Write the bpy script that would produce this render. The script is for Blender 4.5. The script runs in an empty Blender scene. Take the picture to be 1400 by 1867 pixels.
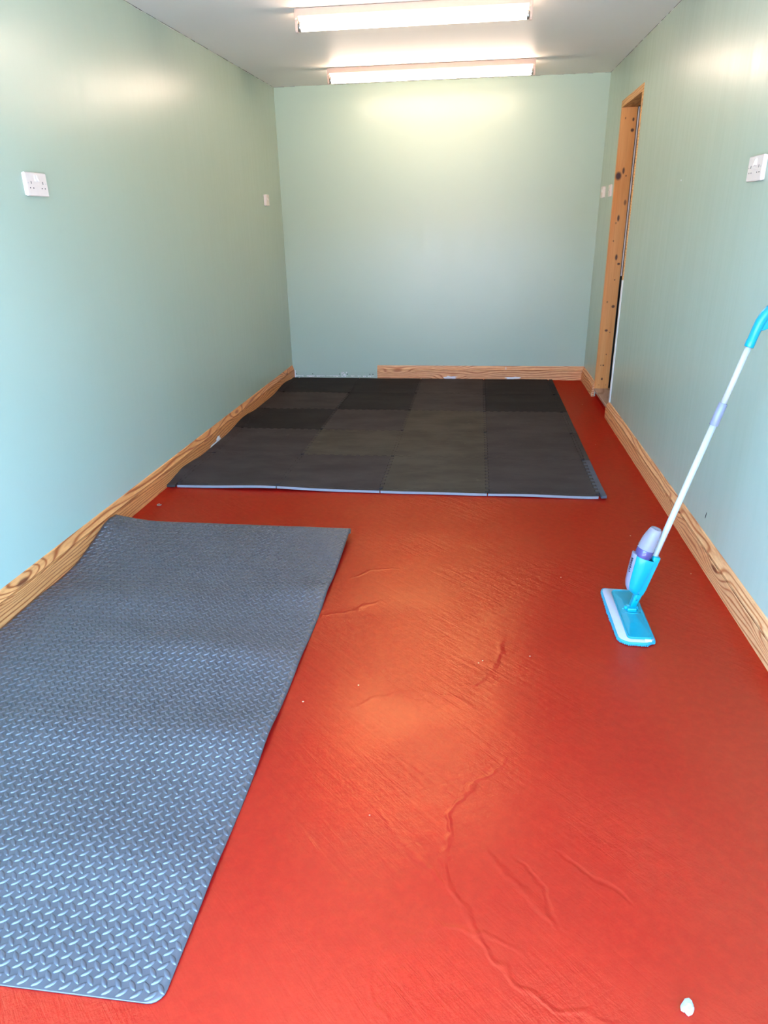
import bpy, bmesh, math, random
from mathutils import Vector, Matrix
random.seed(7)
S = bpy.context.scene
C = S.collection

# ---------------------------------------------------------------- camera
F_PX = 1263.77
cam_d = bpy.data.cameras.new('camera')
cam = bpy.data.objects.new('camera', cam_d); C.objects.link(cam)
cam_d.sensor_fit = 'HORIZONTAL'; cam_d.sensor_width = 36.0
cam_d.lens = F_PX / 1400.0 * 36.0
cam_d.clip_start = 0.02
_f = Vector((-0.12230702, 0.91511821, -0.384187)); _r = Vector((0.99200017, 0.12490481, -0.01828777)); _u = Vector((-0.03125133, 0.38335029, 0.92307416))
M4 = Matrix.Identity(4)
for i in range(3):
    M4[i][0] = _r[i]; M4[i][1] = _u[i]; M4[i][2] = -_f[i]
M4[0][3], M4[1][3], M4[2][3] = 1.77896, 0.0, 1.39984
cam.matrix_world = M4
S.camera = cam

# ---------------------------------------------------------------- sky, exposure
SKY = (0.25, 0.53, 1.0); SKY_STRENGTH = 40.0
TUBE = (1.0, 0.76, 0.60); TUBE_STRENGTH = 70.0
world = bpy.data.worlds.new('sky'); S.world = world
world.use_nodes = True
bg = world.node_tree.nodes['Background']
bg.inputs[0].default_value = (*SKY, 1); bg.inputs[1].default_value = SKY_STRENGTH
vs = S.view_settings
vs.view_transform = 'Standard'; vs.look = 'None'; vs.gamma = 1.0; vs.use_curve_mapping = False
vs.exposure = -0.22
S.cycles.use_denoising = True
S.cycles.max_bounces = 7; S.cycles.diffuse_bounces = 4; S.cycles.glossy_bounces = 3; S.cycles.transmission_bounces = 6
S.cycles.use_adaptive_sampling = True; S.cycles.adaptive_threshold = 0.03
S.cycles.sample_clamp_indirect = 8.0

# sun high behind the garage: it never enters, but lights the driveway outside
sun_d = bpy.data.lights.new('sun', 'SUN'); sun_d.energy = 120.0; sun_d.angle = 0.0093; sun_d.color = (1.0, 0.90, 0.76)
sun = bpy.data.objects.new('sun', sun_d); C.objects.link(sun)
sun.rotation_euler = Vector((-0.25, -0.66, -1.0)).to_track_quat('-Z', 'Y').to_euler()
sun.location = (4, 8, 12)

# room dimensions (metres): x across, y into the room, z up
W, D, Y0 = 2.802, 6.7104, 0.30
def ceil_z(y): return 2.376 + 0.01769 * y
# ================================================================= materials
def newmat(name):
    m = bpy.data.materials.new(name); m.use_nodes = True
    nt = m.node_tree; b = nt.nodes['Principled BSDF']
    return m, nt, b
def N(nt, typ, **kw):
    n = nt.nodes.new(typ)
    for k, v in kw.items():
        if k.startswith('i_'):
            n.inputs[k[2:].replace('_', ' ')].default_value = v
        else: setattr(n, k, v)
    return n
def L(nt, a, b): nt.links.new(a, b)
def math_(nt, op, a, b=None, clamp=False):
    n = nt.nodes.new('ShaderNodeMath'); n.operation = op; n.use_clamp = clamp
    for i, x in enumerate((a, b)):
        if x is None: continue
        if isinstance(x, (int, float)): n.inputs[i].default_value = x
        else: nt.links.new(x, n.inputs[i])
    return n.outputs[0]
def mapr(nt, x, a, b, c, d, smooth=True):
    n = nt.nodes.new('ShaderNodeMapRange'); n.interpolation_type = 'SMOOTHSTEP' if smooth else 'LINEAR'
    nt.links.new(x, n.inputs[0])
    for i, v in zip((1, 2, 3, 4), (a, b, c, d)): n.inputs[i].default_value = v
    return n.outputs[0]
def coords(nt, scale=(1, 1, 1), kind='Object', rot=(0, 0, 0)):
    t = nt.nodes.new('ShaderNodeTexCoord'); m = nt.nodes.new('ShaderNodeMapping'); src = t.outputs[kind]
    m.inputs['Scale'].default_value = scale
    if any(rot):
        q = nt.nodes.new('ShaderNodeVectorRotate'); q.rotation_type = 'Z_AXIS'; q.inputs['Angle'].default_value = rot[2]
        nt.links.new(src, q.inputs['Vector']); src = q.outputs[0]
    nt.links.new(src, m.inputs[0]); return m.outputs[0]
def noise(nt, vec, scale, detail=3.0, rough=0.5, dist=0.0):
    n = nt.nodes.new('ShaderNodeTexNoise'); nt.links.new(vec, n.inputs['Vector'])
    n.inputs['Scale'].default_value = scale; n.inputs['Detail'].default_value = detail
    n.inputs['Roughness'].default_value = rough; n.inputs['Distortion'].default_value = dist
    return n.outputs['Fac']
def mixc(nt, fac, a, b, mode='MIX'):
    n = nt.nodes.new('ShaderNodeMix'); n.data_type = 'RGBA'; n.blend_type = mode
    if isinstance(fac, (int, float)): n.inputs[0].default_value = fac
    else: nt.links.new(fac, n.inputs[0])
    for i, x in ((6, a), (7, b)):
        if isinstance(x, tuple): n.inputs[i].default_value = (*x, 1) if len(x) == 3 else x
        else: nt.links.new(x, n.inputs[i])
    return n.outputs[2]
def bump(nt, bsdf, h, strength=0.3, dist=0.002):
    n = nt.nodes.new('ShaderNodeBump'); n.inputs['Strength'].default_value = strength; n.inputs['Distance'].default_value = dist
    nt.links.new(h, n.inputs['Height']); nt.links.new(n.outputs[0], bsdf.inputs['Normal'])
def plain(name, col, rough=0.5, spec=0.5, metal=0.0, fine=0.0, var=0.06):
    m, nt, b = newmat(name)
    v = coords(nt)
    n = noise(nt, v, 40.0, 2.0)
    c2 = tuple(max(0, x * (1 - var * 2)) for x in col)
    L(nt, mixc(nt, n, c2, col), b.inputs['Base Color'])
    b.inputs['Roughness'].default_value = rough; b.inputs['Specular IOR Level'].default_value = spec; b.inputs['Metallic'].default_value = metal
    if fine: bump(nt, b, noise(nt, v, 900.0, 2.0), fine, 0.0006)
    return m

def mat_wall():
    m, nt, b = newmat('sage_wall_paint')
    v = coords(nt)
    n = noise(nt, v, 1.3, 2.0)
    L(nt, mixc(nt, n, (0.352, 0.430, 0.328), (0.387, 0.465, 0.358)), b.inputs['Base Color'])
    vs_ = coords(nt, (22, 22, 1.2)); st = noise(nt, vs_, 1.6, 2.0, 0.6)
    fine = noise(nt, v, 260.0, 0.0)
    big = noise(nt, v, 4.0, 1.0)
    h = math_(nt, 'ADD', math_(nt, 'ADD', math_(nt, 'MULTIPLY', st, 0.5), math_(nt, 'MULTIPLY', fine, 0.12)), math_(nt, 'MULTIPLY', big, 1.2))
    bump(nt, b, h, 0.07, 0.004)
    L(nt, mapr(nt, st, 0.3, 0.7, 0.28, 0.36), b.inputs['Roughness'])
    b.inputs['Specular IOR Level'].default_value = 0.5
    return m
def mat_ceiling():
    m, nt, b = newmat('white_ceiling_paint')
    v = coords(nt)
    n = noise(nt, v, 1.7, 4.0)
    L(nt, mixc(nt, n, (0.78, 0.715, 0.63), (0.84, 0.775, 0.69)), b.inputs['Base Color'])
    vx = coords(nt, (1.4, 30, 1)); st = noise(nt, vx, 2.0, 5.0, 0.62)
    bump(nt, b, st, 0.45, 0.003)
    b.inputs['Roughness'].default_value = 0.48; b.inputs['Specular IOR Level'].default_value = 0.11
    return m
def circle3(a, b, c):
    ax, ay = a; bx, by = b; cx, cy = c
    d = 2 * (ax * (by - cy) + bx * (cy - ay) + cx * (ay - by))
    ux = ((ax * ax + ay * ay) * (by - cy) + (bx * bx + by * by) * (cy - ay) + (cx * cx + cy * cy) * (ay - by)) / d
    uy = ((ax * ax + ay * ay) * (cx - bx) + (bx * bx + by * by) * (ax - cx) + (cx * cx + cy * cy) * (bx - ax)) / d
    return ux, uy, math.hypot(ax - ux, ay - uy)
ARCS = [((1.863, 1.525), (1.752, 1.222), (2.035, .879), .010, 1.0), ((1.588, 1.313), (1.690, 1.202), (1.755, 1.147), .012, .9),
        ((2.025, 1.26), (2.095, 1.195), (2.15, 1.149), .009, -.8), ((1.836, 1.255), (1.925, 1.15), (2.001, 1.069), .014, .8),
        ((1.92, 1.233), (1.965, 1.152), (2.001, 1.067), .010, -.8), ((1.211, 2.265), (1.30, 2.30), (1.43, 2.391), .012, .9),
        ((1.91, 2.161), (1.87, 2.0), (1.786, 1.89), .022, 1.0), ((1.30, 2.62), (1.36, 2.67), (1.47, 2.69), .012, .7),
        ((1.45, 1.75), (1.60, 1.83), (1.80, 1.80), .016, .6), ((1.62, .95), (1.70, 1.02), (1.90, 1.0), .010, .6),
        ((1.60, .93), (1.61, .88), (1.66, .83), .010, .7)]
def mat_floor():
    m, nt, b = newmat('red_floor_paint')
    v = coords(nt)
    warp = nt.nodes.new('ShaderNodeTexNoise'); L(nt, v, warp.inputs['Vector']); warp.inputs['Scale'].default_value = 9.0; warp.inputs['Detail'].default_value = 2.0
    off = nt.nodes.new('ShaderNodeVectorMath'); off.operation = 'MULTIPLY_ADD'
    L(nt, warp.outputs['Color'], off.inputs[0]); off.inputs[1].default_value = (0.09, 0.09, 0.0); L(nt, v, off.inputs[2])
    sub = nt.nodes.new('ShaderNodeVectorMath'); sub.operation = 'SUBTRACT'; L(nt, off.outputs[0], sub.inputs[0]); sub.inputs[1].default_value = (0.045, 0.045, 0)
    P = sub.outputs[0]
    total = None
    for a, mid, c, wd, amp in ARCS:
        cx, cy, r = circle3(a, mid, c)
        d1 = nt.nodes.new('ShaderNodeVectorMath'); d1.operation = 'DISTANCE'; L(nt, P, d1.inputs[0]); d1.inputs[1].default_value = (cx, cy, 0)
        s = math_(nt, 'ABSOLUTE', math_(nt, 'SUBTRACT', d1.outputs['Value'], r))
        k = mapr(nt, s, 0, wd, 1, 0)
        ox, oy = (a[0] + c[0]) / 2, (a[1] + c[1]) / 2
        hl = math.hypot(a[0] - c[0], a[1] - c[1]) / 2
        d2 = nt.nodes.new('ShaderNodeVectorMath'); d2.operation = 'DISTANCE'; L(nt, P, d2.inputs[0]); d2.inputs[1].default_value = (ox, oy, 0)
        wv = mapr(nt, d2.outputs['Value'], hl * 0.85, hl * 1.25, amp, 0)
        e = math_(nt, 'MULTIPLY', k, wv)
        total = e if total is None else math_(nt, 'ADD', total, e)
    n1 = noise(nt, v, 3.2, 3.0, 0.5, 0.0)
    n2 = noise(nt, v, 34.0, 5.0, 0.68, 0.0)
    tr = noise(nt, coords(nt, (5, 40, 1), rot=(0, 0, 0.75)), 1.0, 3.0, 0.65, 0.5)     # trowel drag marks
    tr2 = noise(nt, coords(nt, (9, 85, 1), rot=(0, 0, -0.5)), 1.0, 2.0, 0.7, 0.0)
    tr = math_(nt, 'ADD', tr, math_(nt, 'MULTIPLY', tr2, 0.25))
    patch = mapr(nt, noise(nt, v, 2.1, 2.0, 0.5, 0.0), 0.45, 0.60, 0.28, 1.0)
    h = math_(nt, 'MULTIPLY', n1, 0.32)
    h = math_(nt, 'ADD', h, math_(nt, 'MULTIPLY', math_(nt, 'MULTIPLY', math_(nt, 'SUBTRACT', n2, 0.5), patch), 0.75))
    h = math_(nt, 'ADD', h, math_(nt, 'MULTIPLY', math_(nt, 'MULTIPLY', math_(nt, 'SUBTRACT', tr, 0.62), patch), 0.8))
    h = math_(nt, 'ADD', h, math_(nt, 'MULTIPLY', total, 0.36))
    bump(nt, b, h, 0.75, 0.0045)
    base = mixc(nt, n1, (0.245, 0.003, 0.003), (0.295, 0.005, 0.004))
    base = mixc(nt, mapr(nt, n2, 0.35, 0.7, 0, 0.4), base, (0.34, 0.009, 0.005))
    # small pale chips and scuffs where the paint is knocked off
    sc = nt.nodes.new('ShaderNodeTexVoronoi'); L(nt, coords(nt, (9, 9, 1)), sc.inputs['Vector']); sc.inputs['Scale'].default_value = 1.0
    chip = mapr(nt, sc.outputs['Distance'], 0.018, 0.035, 1.0, 0.0)
    chip = math_(nt, 'MULTIPLY', chip, mapr(nt, noise(nt, v, 3.0, 0.0), 0.50, 0.6, 0, 1))
    base = mixc(nt, math_(nt, 'MULTIPLY', chip, 0.8), base, (0.62, 0.42, 0.36))
    # matt pigment under a thin, worn, orange-tinged sheen
    L(nt, base, b.inputs['Base Color']); b.inputs['Specular IOR Level'].default_value = 0.0; b.inputs['Roughness'].default_value = 0.6
    gl = nt.nodes.new('ShaderNodeBsdfGlossy'); gl.inputs['Color'].default_value = (1.0, 0.58, 0.27, 1)
    gl.inputs['Roughness'].default_value = 0.27
    L(nt, b.inputs['Normal'].links[0].from_socket, gl.inputs['Normal'])
    mx = nt.nodes.new('ShaderNodeMixShader'); L(nt, mapr(nt, n1, 0.3, 0.7, 0.11, 0.13), mx.inputs[0])
    L(nt, b.outputs[0], mx.inputs[1]); L(nt, gl.outputs[0], mx.inputs[2])
    L(nt, mx.outputs[0], nt.nodes['Material Output'].inputs['Surface'])
    return m
def mat_pine(name, light, dark, seed=0.0, knots=1.0):
    m, nt, b = newmat(name)
    t = nt.nodes.new('ShaderNodeTexCoord'); mp = nt.nodes.new('ShaderNodeMapping'); L(nt, t.outputs['Object'], mp.inputs[0])
    mp.inputs['Location'].default_value = (seed, seed * .7, seed * .3)
    v = mp.outputs[0]
    sx = nt.nodes.new('ShaderNodeMapping'); L(nt, v, sx.inputs[0]); sx.inputs['Scale'].default_value = (0.9, 6.0, 6.0)
    vo = nt.nodes.new('ShaderNodeTexVoronoi'); vo.feature = 'F1'
    sk = nt.nodes.new('ShaderNodeMapping'); L(nt, v, sk.inputs[0]); sk.inputs['Scale'].default_value = (2.3, 3.0, 9.0)
    L(nt, sk.outputs[0], vo.inputs['Vector']); vo.inputs['Scale'].default_value = 1.0; vo.inputs['Randomness'].default_value = 1.0
    kd = vo.outputs['Distance']
    low = noise(nt, sx.outputs[0], 0.8, 2.0, 0.5, 0.3)
    sep = nt.nodes.new('ShaderNodeSeparateXYZ'); L(nt, v, sep.inputs[0])
    ph = math_(nt, 'ADD', math_(nt, 'MULTIPLY', sep.outputs['Z'], 300.0), math_(nt, 'MULTIPLY', low, 60.0))
    ph = math_(nt, 'ADD', ph, math_(nt, 'MULTIPLY', mapr(nt, kd, 0.0, 0.55, 1.0, 0.0), 16.0 * knots))
    ring = math_(nt, 'MULTIPLY_ADD', math_(nt, 'SINE', ph), 0.5); nt.nodes[-1].inputs[2].default_value = 0.5
    ringp = math_(nt, 'POWER', ring, 4.0)
    fib = noise(nt, sx.outputs[0], 22.0, 3.0, 0.6)
    c = mixc(nt, math_(nt, 'MULTIPLY', ringp, 1.0), light, dark)
    c = mixc(nt, mapr(nt, fib, 0.35, 0.75, 0.0, 0.35), c, dark)
    kn = mapr(nt, kd, 0.05, 0.13, 1.0, 0.0)
    c = mixc(nt, math_(nt, 'MULTIPLY', kn, 0.85 * knots), c, (dark[0] * .30, dark[1] * .22, dark[2] * .2))
    L(nt, c, b.inputs['Base Color'])
    b.inputs['Roughness'].default_value = 0.5
    bump(nt, b, ringp, 0.12, 0.001)
    return m
def mat_jamb():
    # knotty pine lining, knots at their own places (local y along the depth, z up)
    m, nt, b = newmat('knotty_pine_lining')
    v = coords(nt)
    low = noise(nt, coords(nt, (9, 9, 0.9)), 1.0, 3.0, 0.5, 0.4)
    fib = noise(nt, coords(nt, (120, 120, 3)), 1.0, 3.0, 0.6)
    c = mixc(nt, mapr(nt, low, 0.3, 0.7, 0, 1), (0.70, 0.25, 0.050), (0.76, 0.34, 0.10))
    c = mixc(nt, mapr(nt, fib, 0.4, 0.75, 0, 0.35), c, (0.50, 0.15, 0.025))
    P = None
    for x, z, r, el, k in [(.085, 2.075, .007, 1.6, .9), (.028, 2.085, .004, 1.8, .7), (.085, 2.005, .011, 1.0, .95), (.018, 1.70, .020, 1.3, 1.0), (.052, 1.735, .008, 2.6, .9),
                           (.074, 1.70, .005, 1.2, .8), (.088, 1.515, .009, 2.0, .7), (.050, 1.405, .008, 2.6, .95), (.035, 1.37, .006, 1.2, .5), (.030, 1.24, .005, 1.2, .7), (.065, 1.12, .009, 2.2, .95),
                           (.088, 1.07, .010, .8, .95), (.070, .95, .005, 1, .8), (.03, .78, .006, 1.3, .6), (.080, .745, .012, .9, .9), (.045, .555, .012, .7, .95), (.075, .54, .004, 1, .8),
                           (.065, .36, .004, 1.3, .8), (.03, .27, .004, 1, .8), (.05, .27, .006, .9, .9), (.05, .155, .007, 1.4, .95), (.03, .105, .003, 1, .8), (.085, .105, .003, 1, .8)]:
        mp = nt.nodes.new('ShaderNodeMapping'); mp.vector_type = 'POINT'
        L(nt, v, mp.inputs[0]); mp.inputs['Location'].default_value = (-x / r, 0, -z / (r * el)); mp.inputs['Scale'].default_value = (1 / r, 0, 1 / (r * el))
        ln = nt.nodes.new('ShaderNodeVectorMath'); ln.operation = 'LENGTH'; L(nt, mp.outputs[0], ln.inputs[0])
        e = mapr(nt, ln.outputs['Value'], 0.6, 1.5, k, 0.0)
        P = e if P is None else math_(nt, 'MAXIMUM', P, e)
    c = mixc(nt, P, c, (0.055, 0.010, 0.004))
    L(nt, c, b.inputs['Base Color']); b.inputs['Roughness'].default_value = 0.45
    bump(nt, b, fib, 0.1, 0.001)
    return m
def mat_rubber():
    m, nt, b = newmat('grey_rubber')
    v = coords(nt)
    n = noise(nt, v, 5.0, 4.0)
    L(nt, mixc(nt, n, (0.045, 0.035, 0.035), (0.064, 0.051, 0.050)), b.inputs['Base Color'])
    L(nt, mapr(nt, n, 0.3, 0.7, 0.34, 0.42), b.inputs['Roughness'])
    b.inputs['Specular IOR Level'].default_value = 0.8
    bump(nt, b, noise(nt, v, 700.0, 2.0), 0.08, 0.0005)
    return m
def mat_tile(name, c1, c2):
    m, nt, b = newmat(name)
    v = coords(nt)
    n = noise(nt, coords(nt, (2.5, 4.5, 1)), 1.2, 4.0, 0.6)
    sp = noise(nt, v, 14.0, 4.0, 0.7)
    c = mixc(nt, mapr(nt, n, 0.3, 0.7, 0, 1), c1, c2)
    c = mixc(nt, mapr(nt, sp, 0.62, 0.75, 0, 0.35), c, tuple(x * 1.8 for x in c2))
    L(nt, c, b.inputs['Base Color'])
    b.inputs['Roughness'].default_value = 0.7; b.inputs['Specular IOR Level'].default_value = 0.08
    w = nt.nodes.new('ShaderNodeTexWave'); L(nt, v, w.inputs['Vector']); w.inputs['Scale'].default_value = 55.0; w.bands_direction = 'X'
    w.inputs['Distortion'].default_value = 0.6
    bump(nt, b, math_(nt, 'ADD', w.outputs['Fac'], noise(nt, v, 300.0, 2.0)), 0.25, 0.0008)
    return m
M = {}
M['wall'] = mat_wall(); M['ceil'] = mat_ceiling(); M['floor'] = mat_floor()
M['pine'] = mat_pine('pine_skirting', (0.68, 0.28, 0.085), (0.30, 0.065, 0.012), 0.0)
M['pine2'] = mat_pine('pine_skirting_pale', (0.74, 0.36, 0.145), (0.38, 0.10, 0.025), 3.7)
M['pinehead'] = mat_pine('pine_lining', (0.68, 0.34, 0.10), (0.46, 0.17, 0.03), 9.1, 0.3)
M['jamb'] = mat_jamb()
M['sill'] = mat_pine('worn_sill', (0.42, 0.27, 0.19), (0.25, 0.13, 0.08), 5.5, 0.2)
M['white_plastic'] = plain('white_plastic', (0.76, 0.64, 0.56), 0.28)
M['rocker'] = plain('bright_white_plastic', (0.84, 0.76, 0.70), 0.22)
M['dark'] = plain('dark_slot', (0.03, 0.028, 0.026), 0.6)
M['filler'] = plain('white_filler', (0.78, 0.75, 0.72), 0.7, fine=0.2)
M['concrete'] = plain('driveway_concrete', (0.50, 0.48, 0.45), 0.85, fine=0.4)
M['brick'] = plain('blocker_brick', (0.20, 0.12, 0.09), 0.85, fine=0.4)
M['render'] = plain('outer_render', (0.45, 0.44, 0.42), 0.85)
M['passage'] = plain('dark_passage', (0.06, 0.05, 0.05), 0.8)
M['rubber'] = mat_rubber()
M['tile_a'] = mat_tile('charcoal_foam', (0.036, 0.025, 0.0215), (0.052, 0.038, 0.033))
M['tile_b'] = mat_tile('brown_charcoal_foam', (0.047, 0.034, 0.023), (0.068, 0.052, 0.037))
M['tile_c'] = mat_tile('dark_charcoal_foam', (0.015, 0.0105, 0.0095), (0.024, 0.0175, 0.015))
M['tile_edge'] = mat_tile('edge_foam', (0.060, 0.056, 0.064), (0.085, 0.080, 0.090))
M['skylit_edge'] = plain('skylit_foam_edge', (0.24, 0.22, 0.22), 0.7)  # paler grey for front strip faces: skylight from the opening put into the colour
M['lamp_body'] = plain('cream_enamel', (0.64, 0.44, 0.33), 0.35)
M['lamp_refl'] = plain('white_enamel', (0.86, 0.82, 0.76), 0.3)
M['cyan'] = plain('turquoise_plastic', (0.0, 0.25, 0.32), 0.28, var=0.03)
M['cyan_plate'] = plain('teal_plastic', (0.0, 0.21, 0.26), 0.32, var=0.08)
M['cyan_cloth'] = plain('turquoise_binding', (0.02, 0.24, 0.31), 0.8, fine=0.5)
M['cloth'] = plain('lilac_white_microfibre', (0.40, 0.35, 0.37), 0.9, fine=0.8)
M['shaft'] = plain('white_lacquered_tube', (0.44, 0.42, 0.38), 0.3, var=0.02)
M['grey'] = plain('grey_plastic', (0.22, 0.21, 0.26), 0.35)
M['ink'] = plain('dark_print', (0.02, 0.02, 0.03), 0.5)
M['stone'] = plain('pale_stone', (0.38, 0.38, 0.38), 0.8, fine=0.5, var=0.15)
M['shaving'] = plain('pale_shaving', (0.40, 0.31, 0.24), 0.7)
M['metal'] = plain('lamp_pin_metal', (0.5, 0.5, 0.5), 0.3, metal=1.0)
def mat_bottle():
    m, nt, b = newmat('frosted_bottle')
    n = noise(nt, coords(nt), 30.0, 2.0)
    L(nt, mixc(nt, n, (0.46, 0.43, 0.45), (0.54, 0.51, 0.53)), b.inputs['Base Color'])
    b.inputs['Roughness'].default_value = 0.22; b.inputs['Transmission Weight'].default_value = 0.6; b.inputs['IOR'].default_value = 1.25
    return m
def mat_liquid():
    m, nt, b = newmat('lilac_liquid')
    n = noise(nt, coords(nt), 20.0, 2.0)
    L(nt, mixc(nt, n, (0.05, 0.06, 0.22), (0.15, 0.09, 0.20)), b.inputs['Base Color'])
    b.inputs['Roughness'].default_value = 0.1; b.inputs['Transmission Weight'].default_value = 0.3
    return m
def mat_tube():
    m, nt, b = newmat('lit_tube')
    b.inputs['Base Color'].default_value = (0.9, 0.9, 0.9, 1)
    b.inputs['Emission Color'].default_value = (*TUBE, 1); b.inputs['Emission Strength'].default_value = TUBE_STRENGTH
    return m
M['bottle'] = mat_bottle(); M['liquid'] = mat_liquid(); M['tube'] = mat_tube()

# ================================================================= mesh helpers
def link(name, me, mat, parent=None, smooth=False):
    o = bpy.data.objects.new(name, me); C.objects.link(o)
    if mat is not None and not me.materials: me.materials.append(mat)
    if parent is not None: o.parent = parent
    if smooth:
        for p in me.polygons: p.use_smooth = True
    return o
def obj(name, bm, mat, parent=None, smooth=False, bevel=0.0):
    bmesh.ops.recalc_face_normals(bm, faces=bm.faces)
    me = bpy.data.meshes.new(name); bm.to_mesh(me); bm.free()
    o = link(name, me, mat, parent, smooth)
    if bevel:
        md = o.modifiers.new('bevel', 'BEVEL'); md.width = bevel; md.segments = 2; md.limit_method = 'ANGLE'; md.angle_limit = math.radians(40)
    return o
def pyd(name, vs_, fs, mat, parent=None, smooth=False):
    me = bpy.data.meshes.new(name); me.from_pydata(vs_, [], fs); me.update()
    return link(name, me, mat, parent, smooth)
def tag(o, label, cat, group=None, kind=None):
    o['label'] = label; o['category'] = cat
    if group: o['group'] = group
    if kind: o['kind'] = kind
    return o
def empty(name, loc=(0, 0, 0), rot=(0, 0, 0)):
    o = bpy.data.objects.new(name, None); C.objects.link(o); o.location = loc; o.rotation_euler = rot; o.empty_display_size = 0.05
    return o
def box(bm, x0, x1, y0, y1, z0, z1):
    v = [bm.verts.new((x, y, z)) for z in (z0, z1) for y in (y0, y1) for x in (x0, x1)]
    for f in ((0, 2, 3, 1), (4, 5, 7, 6), (0, 1, 5, 4), (2, 6, 7, 3), (0, 4, 6, 2), (1, 3, 7, 5)): bm.faces.new([v[i] for i in f])
    return v
def bxo(name, a, mat, parent=None, bevel=0.0):
    bm = bmesh.new(); box(bm, *a); return obj(name, bm, mat, parent, bevel=bevel)
def prism(bm, pts, axis, a, b):
    """extrude a closed outline along an axis: pts are the two other coordinates in order"""
    def mk(p, t):
        if axis == 'x': return (t, p[0], p[1])
        if axis == 'y': return (p[0], t, p[1])
        return (p[0], p[1], t)
    A = [bm.verts.new(mk(p, a)) for p in pts]; B = [bm.verts.new(mk(p, b)) for p in pts]
    n = len(pts); bm.faces.new(A); bm.faces.new(B[::-1])
    for i in range(n): bm.faces.new((A[i], A[(i + 1) % n], B[(i + 1) % n], B[i]))
def sweep(bm, path, radii, n=16, squash=1.0, up=Vector((0, 1, 0))):
    """tube along a path; squash scales the side direction"""
    rings = []; P = [Vector(p) for p in path]
    for i, p in enumerate(P):
        d = (P[min(i + 1, len(P) - 1)] - P[max(i - 1, 0)]).normalized()
        s = d.cross(up); s = s.normalized() if s.length > 1e-6 else Vector((1, 0, 0))
        t = s.cross(d)
        r = radii[i] if isinstance(radii, (list, tuple)) else radii
        rings.append([bm.verts.new(p + (s * math.cos(2 * math.pi * k / n) + t * squash * math.sin(2 * math.pi * k / n)) * r) for k in range(n)])
    for a, b in zip(rings, rings[1:]):
        for k in range(n): bm.faces.new((a[k], a[(k + 1) % n], b[(k + 1) % n], b[k]))
    bm.faces.new(rings[0][::-1]); bm.faces.new(rings[-1])
def rrect(hx, hy, r, n=6, cx=0, cy=0):
    pts = []
    for sx, sy, a0 in ((1, 1, 0), (-1, 1, 90), (-1, -1, 180), (1, -1, 270)):
        for k in range(n + 1):
            a = math.radians(a0 + 90 * k / n)
            pts.append((cx + sx * (hx - r) + r * math.cos(a), cy + sy * (hy - r) + r * math.sin(a)))
    return pts
def loft(bm, sections, cap=True):
    R = [[bm.verts.new(p) for p in s] for s in sections]; n = len(R[0])
    for a, b in zip(R, R[1:]):
        for k in range(n): bm.faces.new((a[k], a[(k + 1) % n], b[(k + 1) % n], b[k]))
    if cap: bm.faces.new(R[0][::-1]); bm.faces.new(R[-1])

# ================================================================= the room
T = 0.10
bm = bmesh.new(); box(bm, -T, W + T, Y0 - 0.1, D + T, -0.10, 0.0)
tag(obj('floor', bm, M['floor']), 'red painted concrete floor with trowel marks', 'floor', kind='structure')
bm = bmesh.new(); prism(bm, [(Y0 - .1, ceil_z(Y0 - .1)), (D + T, ceil_z(D + T)), (D + T, ceil_z(D + T) + .12), (Y0 - .1, ceil_z(Y0 - .1) + .12)], 'x', -T, W + T)
ceiling = tag(obj('ceiling', bm, M['ceil']), 'off-white painted ceiling with brush streaks', 'ceiling', kind='structure')
def wall_prism(x0, x1, y0, y1, z0=0.0, z1=None, bm=None):
    prism(bm, [(y0, z0), (y1, z0), (y1, ceil_z(y1) if z1 is None else z1), (y0, ceil_z(y0) if z1 is None else z1)], 'x', x0, x1)
bm = bmesh.new(); wall_prism(-T, 0, Y0 - .1, D, bm=bm)
wall_left = tag(obj('wall_left', bm, M['wall']), 'long sage green wall on the left with double socket', 'wall', kind='structure')
DY0, DY1, DZ0, DZ1 = 5.30, 6.045, 0.0, 2.20      # rough opening of the doorway
bm = bmesh.new(); wall_prism(W, W + T, Y0 - .1, DY0, bm=bm); wall_prism(W, W + T, DY1, D, bm=bm); wall_prism(W, W + T, DY0, DY1, DZ1, bm=bm)
wall_right = tag(obj('wall_right', bm, M['wall']), 'long sage green wall on the right with pine-lined doorway', 'wall', kind='structure')
bm = bmesh.new(); prism(bm, [(-T, 0), (W + T, 0), (W + T, ceil_z(D)), (-T, ceil_z(D))], 'y', D, D + T)
wall_back = tag(obj('wall_back', bm, M['wall']), 'sage green end wall above the foam tiles', 'wall', kind='structure')
bm = bmesh.new()
box(bm, 0, .16, Y0 - .1, Y0, 0, 2.10); box(bm, W - .16, W, Y0 - .1, Y0, 0, 2.10); box(bm, 0, W, Y0 - .1, Y0, 2.10, ceil_z(Y0 - .1))
tag(obj('wall_front', bm, M['render']), 'rendered front wall around the open garage doorway', 'wall', kind='structure')
bm = bmesh.new(); box(bm, -9, 12, -16, Y0 - .1, -0.12, -0.02)
tag(obj('floor_driveway', bm, M['concrete']), 'grey concrete driveway outside the garage opening', 'driveway', kind='structure')
bm = bmesh.new(); box(bm, -14, 17, -17.0, -16.0, -0.12, 3.0); prism(bm, [(-17.4, 3.0), (-15.6, 3.0), (-16.5, 3.8)], 'x', -14.2, 17.2)
tag(obj('wall_sky_block', bm, M['brick']), 'unseen brick block added across the drive to cut off low sky', 'wall', kind='structure')  # unseen building, added to keep low sky light out of the garage
bm = bmesh.new()
box(bm, W + 1.15, W + 1.25, 4.4, 6.8, 0, 2.6); box(bm, W + T, W + 1.25, 4.3, 4.4, 0, 2.6); box(bm, W + T, W + 1.25, 6.7, 6.8, 0, 2.6)
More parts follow.
